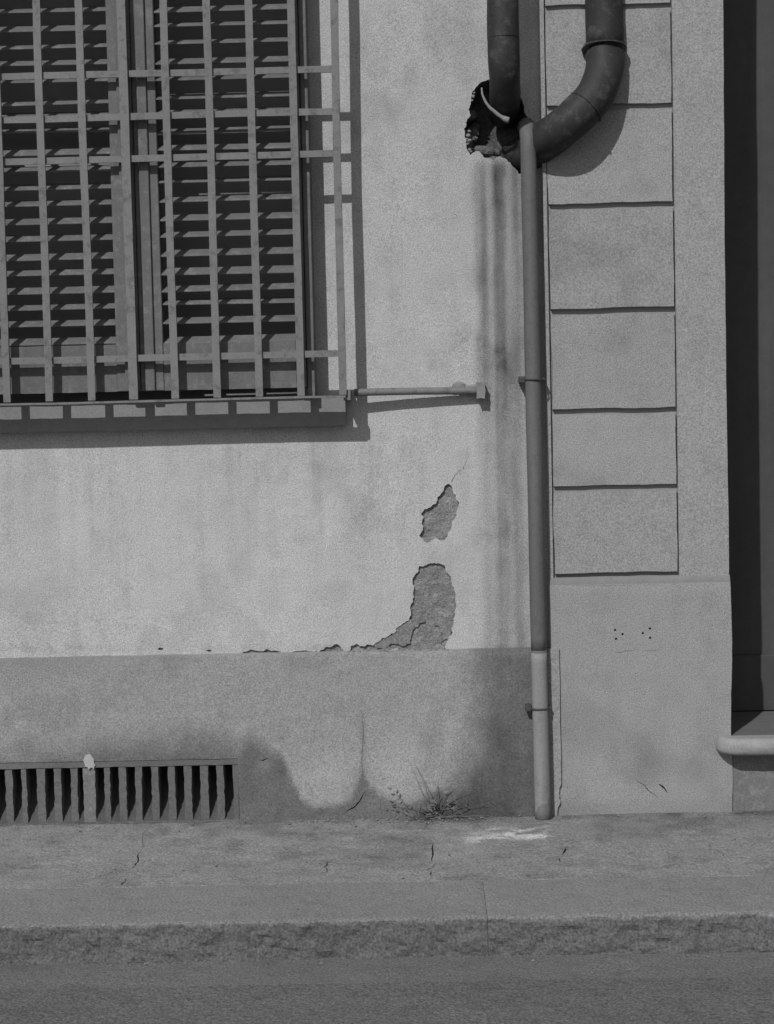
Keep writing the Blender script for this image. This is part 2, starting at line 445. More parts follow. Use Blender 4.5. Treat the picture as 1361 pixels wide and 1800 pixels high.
def stain_walk(P):
    x, y = proj(P)
    n = fbm(P[:, 0]*5, P[:, 1]*8, 4); f = fbm(P[:, 0], P[:, 1], 30)
    s = np.ones(len(x))
    c = 1470-.0*(x); yy = y+14*(n-.5)
    m = np.exp(-((yy-(1462+.02*(900-x)))/7)**2)*sst(830, 900, x)*(1-sst(960, 1000, x))
    m = m+np.exp(-((yy-(1473+.03*(860-x)))/6)**2)*sst(790, 840, x)*(1-sst(940, 985, x))
    s += m*1.1*sst(.33, .55, f)
    for (gx, gy, gr) in ((410, 1530, 9), (545, 1468, 6), (870, 1530, 8), (1110, 1500, 7), (660, 1570, 8), (150, 1490, 8), (300, 1585, 7), (980, 1580, 9), (1200, 1545, 8)):
        s -= .24*np.exp(-((x-gx)/gr)**2-((y-gy)/(gr*.35))**2)
    s -= .16*sst(.5, .68, fbm(P[:, 0], P[:, 1], 15, 4)); s += .10*sst(.55, .7, fbm(P[:, 0]+5, P[:, 1]*1.5, 11, 4))
    s -= .18*sst(-.10, -.04, P[:, 1])*sst(.4, .6, fbm(P[:, 0], P[:, 1], 12, 4))
    s += .28*np.exp(-((x-695)/22)**2-((y-1518)/7)**2)*f
    s -= .22*np.exp(-((x-1080)/90)**2-((y-1465)/14)**2)
    s -= .14*sst(1462, 1438, y)*sst(620, 720, x)
    s -= .13*np.exp(-((x-600)/200)**2-((y-1485)/25)**2)*sst(.35, .6, n)
    s -= .10*sst(.45, .7, fbm(P[:, 0]*5, P[:, 1]*6, 3, 5))
    s += .08*np.exp(-((x-330)/200)**2-((y-1470)/20)**2)
    return s

# ------------------------------------------------------------------ HOUSE WALL
house = thing('house_wall', 'flaking pale plaster house wall with grey plinth and rusticated pilaster', 'wall')
def ch(u, v):                                 # measured on an enlarged crop of the broken plaster
    return W(550+u/4.537, 800+v/4.537)
chipA = [(1080, 230), (1105, 245), (1120, 290), (1150, 360), (1170, 385), (1150, 480), (1110, 540), (1085, 610),
         (1050, 680), (1010, 680), (975, 660), (930, 695), (890, 690), (850, 645), (880, 570), (885, 500), (865, 465),
         (890, 430), (940, 415), (985, 385), (1000, 330), (1040, 290), (1055, 245)]
chipB = [(850, 885), (900, 880), (940, 862), (1000, 862), (1050, 880), (1080, 950), (1110, 1040), (1135, 1150),
         (1145, 1210), (1125, 1320), (1115, 1420), (1075, 1480), (1060, 1515), (1050, 1640), (300, 1640), (288, 1570),
         (310, 1520), (350, 1505), (400, 1525), (480, 1520), (520, 1490), (590, 1450), (650, 1420), (665, 1380),
         (720, 1340), (765, 1320), (780, 1240), (800, 1170), (805, 1080), (795, 1010), (820, 950), (845, 920)]
chipC = [(60, 1640), (62, 1555), (110, 1530), (180, 1508), (230, 1545), (270, 1578), (272, 1640)]
chipD = [(-560, 1640), (-560, 1572), (-430, 1564), (-300, 1560), (-150, 1566), (-30, 1564), (30, 1563), (40, 1640)]
chipE = [(-1240, 1545), (-1215, 1535), (-1190, 1545), (-1205, 1556)]
chipF = [(-860, 1560), (-830, 1552), (-808, 1560), (-830, 1570)]
holes = []
for k, c in enumerate((chipA, chipB, chipC, chipD, chipE, chipF)):
    holes.append(jag([ch(*p) for p in c], .16, 3 if k < 2 else 2, 20+k))
# hairline crack running up from the broken patch
ck = jag([ch(1110, 215), ch(1130, 165), ch(1200, 110), ch(1215, 75), ch(1240, 20), ch(1235, -60)], .12, 2, 5, closed=False)
wd = [.0009*(1-i/len(ck))+.0001 for i in range(len(ck))]
holes.append([(p[0]-w_, p[1]) for p, w_ in zip(ck, wd)]+[(p[0]+w_, p[1]) for p, w_ in reversed(list(zip(ck, wd)))])
def hz(u, v): return W(790+u/4.003, 40+v/4.003)
hole = [(270, 400), (200, 440), (165, 480), (150, 560), (135, 610), (150, 650), (120, 710), (108, 790), (120, 860),
        (145, 930), (170, 912), (215, 905), (250, 950), (310, 965), (350, 940), (400, 960), (430, 985), (490, 1065), (545, 1075),
        (600, 860), (570, 700), (500, 520), (400, 390)]
hole = jag([hz(*p) for p in hole], .15, 3, 3)
holes.append(hole)
# window opening (behind the shutters)
SHD = .085                                    # front of shutters
XWC = W(238, 370, SHD)[0]; XW1 = W(546, 370, SHD)[0]; HW = XW1-XWC; XW0 = XWC-HW
ZSH0 = W(400, 684, SHD)[1]                    # bottom of shutters
ZSILL = W(400, 703, .045)[1]
ZWT = 2.95
holes.append(rect(XW0+.05, XW1-.05, ZSILL-.012, ZWT))
outer = rect(XL, XP0+.03, ZPL-.06, ZT)
plate('plaster_wall', outer, holes, .0095, .0075, M_WALL, wallmap(0, .0016, 4), house, stain_wall, WIN, slope=-.0035)
# rendering bared under the lost plaster
def rmap(dep, amp, s):
    def f(u, v, d):
        y = -dep+d+amp*2*(fbm(u, v, s, 5)-.5); return np.stack([u, np.broadcast_to(y, np.shape(u)), v], 1)
    return f
q0 = W(390, 1165); q1 = W(845, 770)
plate('bare_render', rect(q0[0], q1[0], q0[1]-.02, q1[1]), [], 0, .006, M_RENDER, rmap(-.0085, .0042, 40), house)
q0 = W(260, 1165); q1 = W(388, 1120)
plate('bare_render', rect(q0[0], q1[0], q0[1]-.02, q1[1]), [], 0, .008, M_RENDER, rmap(-.0085, .001, 34), house)
mid = [(478, 1518), (520, 1488), (590, 1448), (650, 1418), (665, 1378), (720, 1338), (765, 1318), (850, 1308), (900, 1325),
       (850, 1345), (835, 1372), (792, 1420), (782, 1500), (700, 1520), (630, 1502), (570, 1545), (510, 1545)]
plate('plaster_undercoat', jag([ch(*p) for p in mid], .2, 3, 9), [], .006, .008, M_RENDER, rmap(-.003, .0012, 40), house)
mid2 = [(965, 1358), (1010, 1338), (1060, 1350), (1110, 1400), (1080, 1470), (1020, 1500), (1040, 1430), (1010, 1372)]
plate('plaster_undercoat', jag([ch(*p) for p in mid2], .2, 3, 8), [], .005, .008, M_RENDER, rmap(-.0045, .0012, 40), house)
mid3 = [(790, 1545), (830, 1500), (900, 1490), (1000, 1510), (1060, 1505), (1050, 1640), (500, 1640), (510, 1570), (640, 1530), (720, 1545)]
plate('plaster_undercoat', jag([ch(*p) for p in mid3], .16, 3, 6), [], .005, .008, M_RENDER, rmap(-.0035, .0012, 40), house)
# cavity round the pipes
V, Fc = [], []; H = np.array(hole); cen = H.mean(0)
for k, (dp, sc) in enumerate(((.0, 1.0), (.012, .99), (.03, .985), (.06, .95), (.10, .85))):
    for i, p in enumerate(H):
        jit = .006*(vnoise(i*.35+k*9, k*3.3)-.5)*(k > 0)
        q = cen+(p-cen)*(sc+jit*6)
        V.append((q[0], dp+jit+.0012*2*(float(fbm(q[0], q[1], 3.0))-.5), q[1]))
n = len(H)
for k in range(4):
    for i in range(n): Fc.append((k*n+i, k*n+(i+1) % n, (k+1)*n+(i+1) % n, (k+1)*n+i))
V.append((cen[0], .11, cen[1])); Fc += [(4*n+i, 4*n+(i+1) % n, 5*n) for i in range(n)]
link('pipe_cavity', V, Fc, M_CAV, house)
# pale crumbs of mortar still stuck to the left lip of the hole
crumb = []
def blob(c, r, seed, sq=(1, 1, 1)):
    bm = bmesh.new(); bmesh.ops.create_icosphere(bm, subdivisions=2, radius=1)
    rr = random.Random(seed); o = (rr.random()*50, rr.random()*50)
    vs = []
    for v in bm.verts:
        k = .65+.7*float(fbm(v.co.x*1.3+o[0]+v.co.z, v.co.y*1.3+o[1], 1.2, 3))
        vs.append((c[0]+v.co.x*r*k*sq[0], c[1]+v.co.y*r*k*sq[1], c[2]+v.co.z*r*k*sq[2]))
    fs = [tuple(v.index for v in f.verts) for f in bm.faces]; bm.free()
    return vs, fs
def join(name, parts, m, parent=None, smooth=False):
    V, Fc = [], []
    for v, f in parts:
        s = len(V); V += v; Fc += [tuple(i+s for i in q) for q in f]
    return link(name, V, Fc, m, parent, smooth)
for k, (u, v, r) in enumerate(((172, 515, .008), (165, 545, .006), (140, 790, .009), (150, 825, .007), (135, 850, .006),
                               (148, 760, .006), (150, 890, .006), (175, 930, .009), (290, 955, .006), (345, 955, .008), (200, 445, .005), (180, 490, .005), (128, 815, .005), (160, 905, .005))):
    X, Z = hz(u-6, v); crumb.append(blob((X, .004, Z), r*.62, k, (1.2, .8, .9)))
join('broken_lip', crumb, M_RIM, house)
rub = []
rq = random.Random(17)
for k in range(46):
    an = rq.uniform(2.2, 5.4); f = rq.uniform(.55, .97)
    far = max(np.hypot(H[:, 0]-cen[0], H[:, 1]-cen[1])*(np.cos(np.arctan2(H[:, 1]-cen[1], H[:, 0]-cen[0])-an) > .985))
    rub.append(blob((cen[0]+math.cos(an)*far*f, rq.uniform(.022, .075)+(1-f)*.05, cen[1]+math.sin(an)*far*f), rq.uniform(.006, .017), 200+k, (1.3, .8, .8)))
join('hole_rubble', rub, M_RUB, house)

# plinth with opening for the cellar vent
VX0, VX1 = W(-150, 1390, PLD)[0], W(420, 1390, PLD)[0]
VZ1, VZ0 = W(230, 1337, PLD)[1], .004
vent_hole = rect(VX0, VX1, VZ0, VZ1)
top = [(x, ZPL+.0016*(2*float(fbm(x*9, 3.3, 3))-1)) for x in np.linspace(XPE, XL, 160)]
botR = [(XPE, ZPL-.003), (XPE+.0006, .34), (XPE-.0005, .24), (XPE+.0005, .16), (XPE, .085)]+jag([(XPE-.001, .08), (XPE-.006, .055), (XPE-.003, .035), (XPE-.011, .014), (XPE-.008, -.05)], .14, 2, 4, False)
outer = [(XL, -.05)]+[(x, -.05) for x in np.linspace(XL+.1, XPE-.1, 12)]+botR[::-1]+top
pin = [vent_hole,
       slit([(638, 1250), (639, 1285), (637, 1320), (638, 1368)], .0001, .0006, lambda x, y: W(x, y, PLD), 51, .04),
       slit([(604, 1431), (620, 1421), (632, 1409), (643, 1391)], .0004, .0018, lambda x, y: W(x, y, PLD), 52, .06),
       slit([(455, 1336), (463, 1337), (472, 1333)], .0003, .0016, lambda x, y: W(x, y, PLD), 53, .1),
       slit([(318, 1200), (420, 1240), (421, 1300)], .0001, .0001, lambda x, y: W(x, y, PLD), 54, .03)][:4]
plate('plinth', outer, pin, .055, .008, M_PLINTH, wallmap(PLD, .0016, 4.0), house, stain_lit_plinth, (WIN[0], XPE, -.05, ZPL))
# vertical crack in the plinth, plaster flap at its foot
cp = [W(638, 1248, PLD), W(639, 1290, PLD), W(637, 1330, PLD), W(638, 1372, PLD)]
V, Fc = [], []
cp = jag(cp, .05, 2, 2, False)
fl = jag([W(610, 1428, PLD), W(622, 1416, PLD), W(632, 1406, PLD), W(640, 1392, PLD), W(642, 1380, PLD)], .1, 2, 3, False)

# pilaster: plain margin, panel of blocks, base
pil = link('pilaster', [], [], M_PIL, house)
def pmap(dep): return wallmap(dep, .001, 3.5)
ZB = W(1075, 1024, BASED)[1]
XA0, XA1 = W(966, 600, PILD)[0], W(1189, 600, PILD)[0]
ZP0 = W(1075, 1016, PILD)[1]
edge = jag([(XP1, ZB-.02), (XP1+.001, .8), (XP1-.001, 1.2), (XP1, 1.7), (XP1+.001, 2.2), (XP1, ZT)], .004, 4, 12, False)
op = [(XP0, ZB-.02)]+edge+[(XP0, ZT)]
plate('pilaster_margin', op, [rect(XA0, XA1, ZP0, ZT-.05)], .45, .02, M_PIL, pmap(PILD), pil, stain_lit_pil, (XP0, XP1, ZB, 2.35))
box('panel_bed', XA0-.002, XA1+.002, -.05, .0095, ZP0-.004, ZT-.02, M_PILP, pil, 0)
gy = [1012, 858, 722.5, 546, 361.5, 188, 12]
gz = [W(1075, y, PILD)[1] for y in gy]
for i in range(len(gz)):
    z0 = gz[i]; z1 = gz[i+1] if i+1 < len(gz) else z0+.27
    g = .0080
    bl = jag([(XA0+.0045, z0+g), ((XA0+XA1)/2, z0+g+.0008), (XA1-.0045, z0+g), (XA1-.0048, (z0+z1)/2), (XA1-.0045, z1-g),
              ((XA0+XA1)/2, z1-g-.0005), (XA0+.0045, z1-g)], .013, 5, 40+i)
    tl = random.uniform(-.002, .0012)
    plate('quoin_block', bl, [], .03, .02, M_PIL, pmap(PILD+.0015+tl), pil, (lambda P, q=random.uniform(-.05, .04): stain_lit_pil(P)+q-.13*sst(.55, .72, fbm(P[:, 0]+q*90, P[:, 2], 9, 5))))
# base block with weathered top slope
zz = ZB-.004
be = jag([(XB1, -.03), (XB1+.001, .1), (XB1-.002, .2), (XB1+.001, .35), (XB1, zz)], .012, 4, 15, False)
bo = [(XP0-.002, -.03)]+be+[(XP0-.002, zz)]
pin = []
for (u, v) in ((543, 457), (590, 483), (549, 513), (763, 447), (717, 477), (764, 506)):
    X, Z = W(930+u/3.58, 980+v/3.58, BASED)
    pin.append([(X+.0034*math.cos(a), Z+.0034*math.sin(a)) for a in np.linspace(0, 2*math.pi, 11)[:-1]])
fb = lambda x, y: W(x, y, BASED)
pin.append(slit([(1082, 1147), (1100, 1144), (1117, 1142)], .0002, .0006, fb, 31))
pin.append(slit([(1134, 1143), (1146, 1143), (1158, 1142)], .0002, .0005, fb, 32))
pin.append(slit([(1118, 1372), (1132, 1380), (1140, 1390), (1156, 1402)], .0002, .0010, fb, 33))
pin.append(slit([(1158, 1378), (1166, 1384), (1174, 1394)], .0004, .0022, fb, 34))
plate('pilaster_base', bo, pin, .012, .02, M_PIL, pmap(BASED), pil, stain_lit_pil)
box('base_core', XP0, XB1-.004, -.45, BASED-.010, -.03, zz-.012, M_CAV, pil, 0)
V = []; Fc = []
nx = 24
for i in range(nx+1):
    x = XP0-.002+(XB1-XP0+.002)*i/nx; r = .0012*(2*random.random()-1)
    V += [(x, -BASED+.0005, zz), (x, -BASED+.002, zz+.008+r), (x, -PILD-.0006, zz+.016+r), (x, -PILD+.004, zz+.019)]
for i in range(nx):
    for k in range(3): Fc.append((4*i+k, 4*i+4+k, 4*i+5+k, 4*i+1+k))
link('base_weathering', V, Fc, M_SILL, pil, True)
# upper wall continuing past the doorway
box('door_lintel_wall', XP1+.003, XR+1.2, -.45, PILD-.004, 3.0, ZT, M_PILP, house, 0)
box('wall_beyond_door', XP1+1.25, XR+1.2, -.45, PILD-.006, -.03, 2.998, M_PILP, house, 0)

# ------------------------------------------------------------------ CELLAR VENT
vent = thing('cellar_vent', 'cement cellar vent with upright bars and dark slots at foot of wall', 'vent')
VD = PLD-.002
sx = [47, 79.4, 107.8, 136.5, 167.3, 193.6, 222, 249.8, 279.4, 308.4, 337, 366.4, 394]
sw = [18, 15.5, 17, 10, 16, 16, 16, 17, 16.5, 16, 15.5, 15, 15]
vz1 = W(230, 1348, PLD)[1]; vz0 = .006
X_ = lambda px: W(px, 1390, VD)[0]
rough_box('lintel', VX0+.0006, VX1-.0006, -.10, VD, vz1, VZ1-.0007, M_VENT, vent, .03, .0008, 1)
rough_box('jamb', X_(410.5), VX1-.0005, -.10, VD-.001, vz0-.02, vz1, M_VENT, vent, .03, .0012, 2)
rough_box('jamb', VX0+.0015, VX0+.03, -.10, VD-.001, vz0-.02, vz1, M_VENT, vent, .03, .0012, 3)
edges = [(-150+28.7*k, -150+28.7*k+16) for k in range(1, 7)]
slots = [(a, b) for a, b in edges if b < 40]+[(x, x+w_) for x, w_ in zip(sx, sw)]
for i in range(len(slots)-1):
    a, b = slots[i][1], slots[i+1][0]
    painted = abs(b-167.3) < 1
    o = rough_box('bar', X_(a), X_(b), -.016, VD-.002+random.uniform(-.001, .001), vz0-.01, vz1-.0005, M_VENT, vent, .012, .0014, 10+i)
    if painted:
        tag(o, 'wider bar splashed pale with old whitewash')
        o.data.materials.clear(); o.data.materials.append(M_VENTP)
        cx, cz = W(156, 1338, PLD)
        ol = jag([W(x, y, PLD) for x, y in ((148, 1349), (147, 1335), (151, 1327), (156, 1325), (161, 1328), (165, 1338), (165, 1352), (160, 1349), (156, 1353), (152, 1348))], .22, 2, 71)
        plate('whitewash_splash', ol, [], .002, .004, M_WPAINT, wallmap(PLD+.0012, .0005, 60), vent)
# floor of the slots climbs steeply to the back
V = []; Fc = []
nx = 60
for i in range(nx+1):
    x = VX0+.002+(VX1-VX0-.004)*i/nx
    for k, (dp, z) in enumerate(((VD+.004, -.004), (VD-.003, .005), (0, .036), (-.05, .10), (-.095, .160))):
        V.append((x, -dp+random.uniform(-.002, .002), z+random.uniform(-.003, .003)))
for i in range(nx):
    for k in range(4): Fc.append((5*i+k, 5*i+5+k, 5*i+6+k, 5*i+1+k))
link('sloping_floor', V, Fc, M_VFLOOR, vent)
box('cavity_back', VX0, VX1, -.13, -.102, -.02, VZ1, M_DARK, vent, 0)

# ------------------------------------------------------------------ WINDOW: frame, shutters, grille
frame = thing('window_frame', 'weathered grey window casing with projecting stone sill behind the iron grille', 'window frame')
FX = .019
box('jamb', XW1-FX, XW1, .001, SHD-.004, ZSILL+.004, ZWT+.05, M_WOOD, frame)
box('jamb', XW0, XW0+FX, .001, SHD-.004, ZSILL+.004, ZWT+.05, M_WOOD, frame)
box('head', XW0+FX+.001, XW1-FX-.001, .001, SHD-.004, ZWT, ZWT+.05, M_WOOD, frame)
zs0 = W(400, 752, .045)[1]
XS1 = W(607, 700, .045)[0]; XS0 = XWC-(XS1-XWC)
rough_box('sill', XS0, XS1, -.12, .045, zs0, ZSILL, M_SILL, frame, .03, .0012, 5)
box('pane', XW0+.03, XW1-.03, -.125, -.12, ZSILL-.01, ZWT, M_GLASS, frame, 0)
PIT = None
zs_top = [W(400, 598-30.4*k, SHD)[1] for k in range(2)]
PIT = zs_top[1]-zs_top[0]
def make_shutter(x0, x1, inner_left, label):
    t = thing('window_shutter', label, 'shutter', 'pair of louvred window shutters')
    wi, wo = .060, .026
    l, r = (wi, wo) if inner_left else (wo, wi)
    zb, zt = ZSH0, ZWT-.004
    d0, d1 = SHD-.046, SHD
    box('stile', x0, x0+l, d0, d1, zb, zt, M_WOOD, t, .002)
    box('stile', x1-r, x1, d0, d1, zb, zt, M_WOOD, t, .002)
    zr = W(400, 601, SHD)[1]
    rough_box('bottom_rail', x0+l+.0005, x1-r-.0005, d0+.002, d1-.003, zb, zr, M_WOOD, t, .03, .0004, 3)
    box('top_rail', x0+l+.0005, x1-r-.0005, d0+.002, d1-.003, zt-.09, zt, M_WOOD, t, .002)
    xa, xb = x0+l-.004, x1-r+.004
    # astragal bead on the meeting stile
    bx = (x0+.025) if inner_left else (x1-.025)
    box('bead', bx-.0125, bx+.0125, d1, d1+.009, zb, zt, M_WOOD, t, .003, 2)
    n = int((zt-.1-zr)/PIT)
    me = None
    for i in range(n):
        z = zr+.002+i*PIT
        h, dd, th = .0140, .034, .0066
        if me is None:
            prof = [(d1-.005, 0), (d1-.005, th*.7), (d1-.005-dd, h+th), (d1-.005-dd, h)]
            V = [(xa, -p[0], p[1]) for p in prof]+[(xb, -p[0], p[1]) for p in prof]
            o = link('slat', V, [(0, 1, 2, 3), (7, 6, 5, 4), (0, 4, 5, 1), (1, 5, 6, 2), (2, 6, 7, 3), (3, 7, 4, 0)], M_SLAT, t, False, .0012)
            me = o
        else:
            o = me.copy(); COL.objects.link(o); o.parent = t
        o.location = (0, random.uniform(-.0012, .0012), z+random.uniform(-.0012, .0012))
        o.rotation_euler = (random.gauss(0, .04), random.gauss(0, .0035), 0)
    return t
make_shutter(XWC+.001, XW1-FX-.002, True, 'right louvred shutter, its slats seen whole, beside the bare wall')
make_shutter(XW0+FX+.002, XWC-.001, False, 'left louvred shutter, cut off by the left edge of the photo')

GD = .125
grille = thing('window_grille', 'iron box grille of flat bars standing out in front of the shuttered window', 'window grille')
bxs = [224+74.3*k for k in range(-5, 6)]
zbot = W(380, 701, GD)[1]
for k, px in enumerate(bxs):
    X = W(px, 370, GD)[0]; corner = abs(k-5) == 5
    hw = .0095 if k != 5 else .0112
    d0 = GD-.008 if not corner else GD-.022
    rough_box('bar', X-hw, X+hw, d0, GD+random.uniform(-.001, .001), zbot+.003, ZWT+.1, M_IRON, grille, .05, .0004, 60+k, .0022)
xg0, xg1 = W(bxs[0], 370, GD)[0], W(bxs[-1], 370, GD)[0]
for py in (125, 200, 274, 626):
    z = W(370, py, GD)[1]
    rough_box('crossbar', xg0-.004, xg1+.004, GD-.015, GD-.0085, z-.0085, z+.0085, M_IRON, grille, .05, .0004, int(z*100), .0022)
for z in (2.62, 2.73, 2.84, 3.03):
    rough_box('crossbar', xg0-.004, xg1+.004, GD-.015, GD-.0085, z-.0085, z+.0085, M_IRON, grille, .05, .0004, int(z*100), .0022)
rough_box('bottom_plate', xg0-.006, xg1+.006, GD-.034, GD+.002, zbot-.0042, zbot+.0012, M_IRON, grille, .05, .0004, 90, .002)
for sx_ in (xg1+.009, xg0-.009):
    rough_box('wall_arm', sx_-.009, sx_+.009, -.02, GD-.009, zbot-.011, zbot+.015, M_IRON, grille, .03, .0008, 2)
    box('wall_arm', sx_-.007, sx_+.007, -.02, GD-.023, 2.95, 2.967, M_IRON, grille)

# iron stay from the sill end to the broken plaster
stay = thing('iron_stay', 'slanting iron stay bar running from sill corner into the broken plaster', 'iron bar')
p0 = W(623, 690, .046); p1 = W(846, 687, .022)
pts = [Vector((p0[0]+(p1[0]-p0[0])*t, -(.046+(.022-.046)*t), p0[1]+(p1[1]-p0[1])*t+.0015*math.sin(3*t))) for t in np.linspace(0, 1, 14)]
tube('rod', pts, .0098, M_IRON, stay, 10, wob=.03)
e = pts[-1]
rough_box('end_plate', e.x-.012, e.x+.010, -.02, .036, e.z-.02, e.z+.022, M_SILL, stay, .012, .0016, 4)
lump = []
for k, (px, py, r) in enumerate(((808, 679, .016), (822, 683, .013), (836, 682, .014), (797, 684, .010), (848, 690, .012))):
    X, Z = W(px, py); lump.append(blob((X, -.006, Z), r, 60+k, (1.2, .9, .8)))
join('mortar_lump', lump, M_SILL, stay, False)

# ------------------------------------------------------------------ PIPES
def P3(px, py, dep):
    X, Z = W(px, py, dep); return (X, -dep, Z)
dp = thing('downpipe', 'wide dark downpipe bending into the ragged hole above the thin pipe', 'downpipe')
DA = .155
a = P3(886, 120, DA); xa = a[0]
path = [(xa, -DA, 3.9), (xa, -DA, 3.0), (xa, -DA, 2.4), (xa, -DA, P3(886, 96, DA)[2])]
zb = path[-1][2]
for t in np.linspace(.15, 1, 9):
    an = t*math.radians(78); R = .085
    path.append((xa+.006*t, -DA+R*(1-math.cos(an))*1.25, zb-R*math.sin(an)))
l = path[-1]; path.append((l[0]+.004, .06, l[2]-.035))
tube('pipe', path, .040, M_COPPER, dp, 28, dent=.07)
sm = P3(886, 66, DA)
torus('seam', (xa, -DA, sm[2]), (0, 0, 1), .0400, .0010, M_COPPER, dp)
lp = [P3(x, y, .085) for x, y in ((847, 154), (849, 168), (858, 185), (872, 198), (886, 208), (895, 211))]
lp = catmull(lp, 4)
tube('pipe_lip', lp, [.0022+.0042*(i/len(lp))+.0018*(i > len(lp)*.72) for i in range(len(lp))], M_RIM, dp, 8, wob=.12)
torus('pipe_bracket', (xa, -DA, 2.75), (0, 0, 1), .042, .006, M_COPPER, dp)
box('bracket_arm', xa-.01, xa+.01, -.03, DA-.042, 2.743, 2.757, M_COPPER, dp)

dq = thing('downpipe', 'dark downpipe with flared collar whose elbow swings left across the pilaster', 'downpipe')
b = P3(1063, 60, .034)
path = [(b[0], -.034, 3.9), (b[0], -.034, 3.0), (b[0], -.034, b[2]), P3(1063, 88, .038)]
cv = catmull([P3(1063, 92, .040), P3(1062, 125, .055), P3(1046, 168, .080), P3(1012, 206, .088), P3(972, 238, .062), P3(938, 262, .0), P3(905, 285, -.08)], 6)
tube('pipe', path, .049, M_COPPER, dq, 28, dent=.05)
tube('elbow', cv, .0500, M_COPPER, dq, 28, dent=.10, seg=.012)
c0 = P3(1062, 84, .040)
tube('collar', [(c0[0], c0[1], c0[2]+.012), (c0[0], c0[1], c0[2]+.006), (c0[0], c0[1]-.001, c0[2]-.002), (c0[0], c0[1]-.002, c0[2]-.006)],
     [.050, .053, .0585, .057], M_COPPER, dq, 28)
torus('elbow_seam', cv[15], cv[16]-cv[14], .0500, .0016, M_COPPER, dq)

th = thing('drain_pipe', 'thin grey drain pipe running down the wall to the pavement', 'drain pipe')
TD = PLD+.026
pt = lambda px, py: P3(px, py, TD)
xt = W(941, 830, TD)[0]
ztop = W(930, 222, TD)[1]; zsp = ZCH
path = [(xt-.004, .05, ztop+.012), (xt-.004, -.005, ztop+.010), (xt-.004, -.04, ztop+.002), (xt-.003, -TD, ztop-.03)]
path = [tuple(p) for p in catmull(path, 5)]+[(xt-.003+.004*t, -TD, ztop-.03+(zsp-ztop+.03)*t) for t in np.linspace(.08, 1, 12)]
tube('upper_pipe', path, .0205, M_PIPE, th, 20, dent=.05)
tube('lower_pipe', [(xt+.001, -TD, zsp+.004), (xt+.001, -TD, zsp-.03), (xt+.003, -TD-.001, .2), (xt+.004, -TD-.002, .05), (xt+.005, -TD-.003, -.01)],
     [.0212, .0214, .0214, .0214, .0220], M_PIPE, th, 20, dent=.05)
for py in (667, 1245):
    z = W(930, py, TD)[1]
    torus('clamp', (xt, -TD, z), (0.03, 0, 1), .0235, .0022, M_DOOR, th)
    rough_box('clamp_lug', xt-.036, xt-.022, -.02 if py < 1000 else PLD-.01, TD+.004, z-.007, z+.008, M_DOOR, th, .006, .001, 5)
    box('clamp_lug', xt+.0225, xt+.030, 0 if py < 1000 else PLD-.01, TD, z-.002, z+.004, M_DOOR, th, .001)

# ------------------------------------------------------------------ DOORWAY
door = thing('house_door', 'dark door set deep in shadow at right edge of pilaster', 'door')
DD = -.36
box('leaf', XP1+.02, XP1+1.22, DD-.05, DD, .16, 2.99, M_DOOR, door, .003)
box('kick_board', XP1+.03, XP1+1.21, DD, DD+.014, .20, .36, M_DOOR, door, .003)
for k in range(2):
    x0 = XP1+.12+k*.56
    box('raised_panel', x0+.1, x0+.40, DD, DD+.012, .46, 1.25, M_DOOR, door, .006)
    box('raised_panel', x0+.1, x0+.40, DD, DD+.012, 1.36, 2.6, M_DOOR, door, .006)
step = thing('door_step', 'worn stone doorstep with rounded nosing jutting past the pilaster', 'step')
sz1 = W(1300, 1299, .08)[1]; sz0 = W(1300, 1329, .08)[1]; sx0 = W(1263, 1312, .08)[0]
# bullnosed slab, rounded at its left end
V = []; Fc = []
prof = [(1-.42*(1-math.cos(a)), (1+math.sin(a))/2) for a in np.linspace(-math.pi/2, math.pi/2, 9)]
hz_ = sz1-sz0
plan = []
R = .06
for a in np.linspace(math.pi, math.pi/2, 9)[0:]:
    plan.append((sx0+R+R*math.cos(a), .035+R*math.sin(a), math.cos(a), math.sin(a)))
plan = [(sx0, BASED+.001, -1, 0)]+plan+[(sx0+R+t, .035+R+.0045*(2*float(fbm(t*9, 2.2, 2, 4))-1), 0, 1) for t in np.arange(.01, 1.2, .012)]+[(sx0+1.3, .035+R, 0, 1), (sx0+1.3, BASED+.001, 1, 0)]
rows = []
for (x, d_, nx_, nd_) in plan:
    row = []
    for a in np.linspace(-math.pi/2, math.pi/2, 9):
        ins = .018*(1-math.cos(a))+.004*(2*float(fbm(x*14, a*1.5, 2, 4))-1)
        row.append(len(V)); V.append((x-nx_*ins, -(d_-nd_*ins), sz0+hz_*(1+math.sin(a))/2))
    rows.append(row)
for i in range(len(rows)-1):
    for k in range(8): Fc.append((rows[i][k], rows[i+1][k], rows[i+1][k+1], rows[i][k+1]))
nv = len(V)
V += [V[r[-1]] for r in rows]; Fc.append(tuple(range(nv, nv+len(rows)))[::-1])
tr = link('tread', V, Fc, M_STEP, step, True); tr.data.polygons[len(Fc)-1].use_smooth = False
box('tread_back', XB1+.004, sx0+1.3, -.34, BASED+.02, sz0+.001, sz1-.001, M_VENT, step, .002)  # recess shade put into the darker material of the tread's back
rough_box('riser', XB1+.002, sx0+1.3, -.34, BASED-.004, -.03, sz0-.001, M_VENTP, step, .05, .0015, 3)

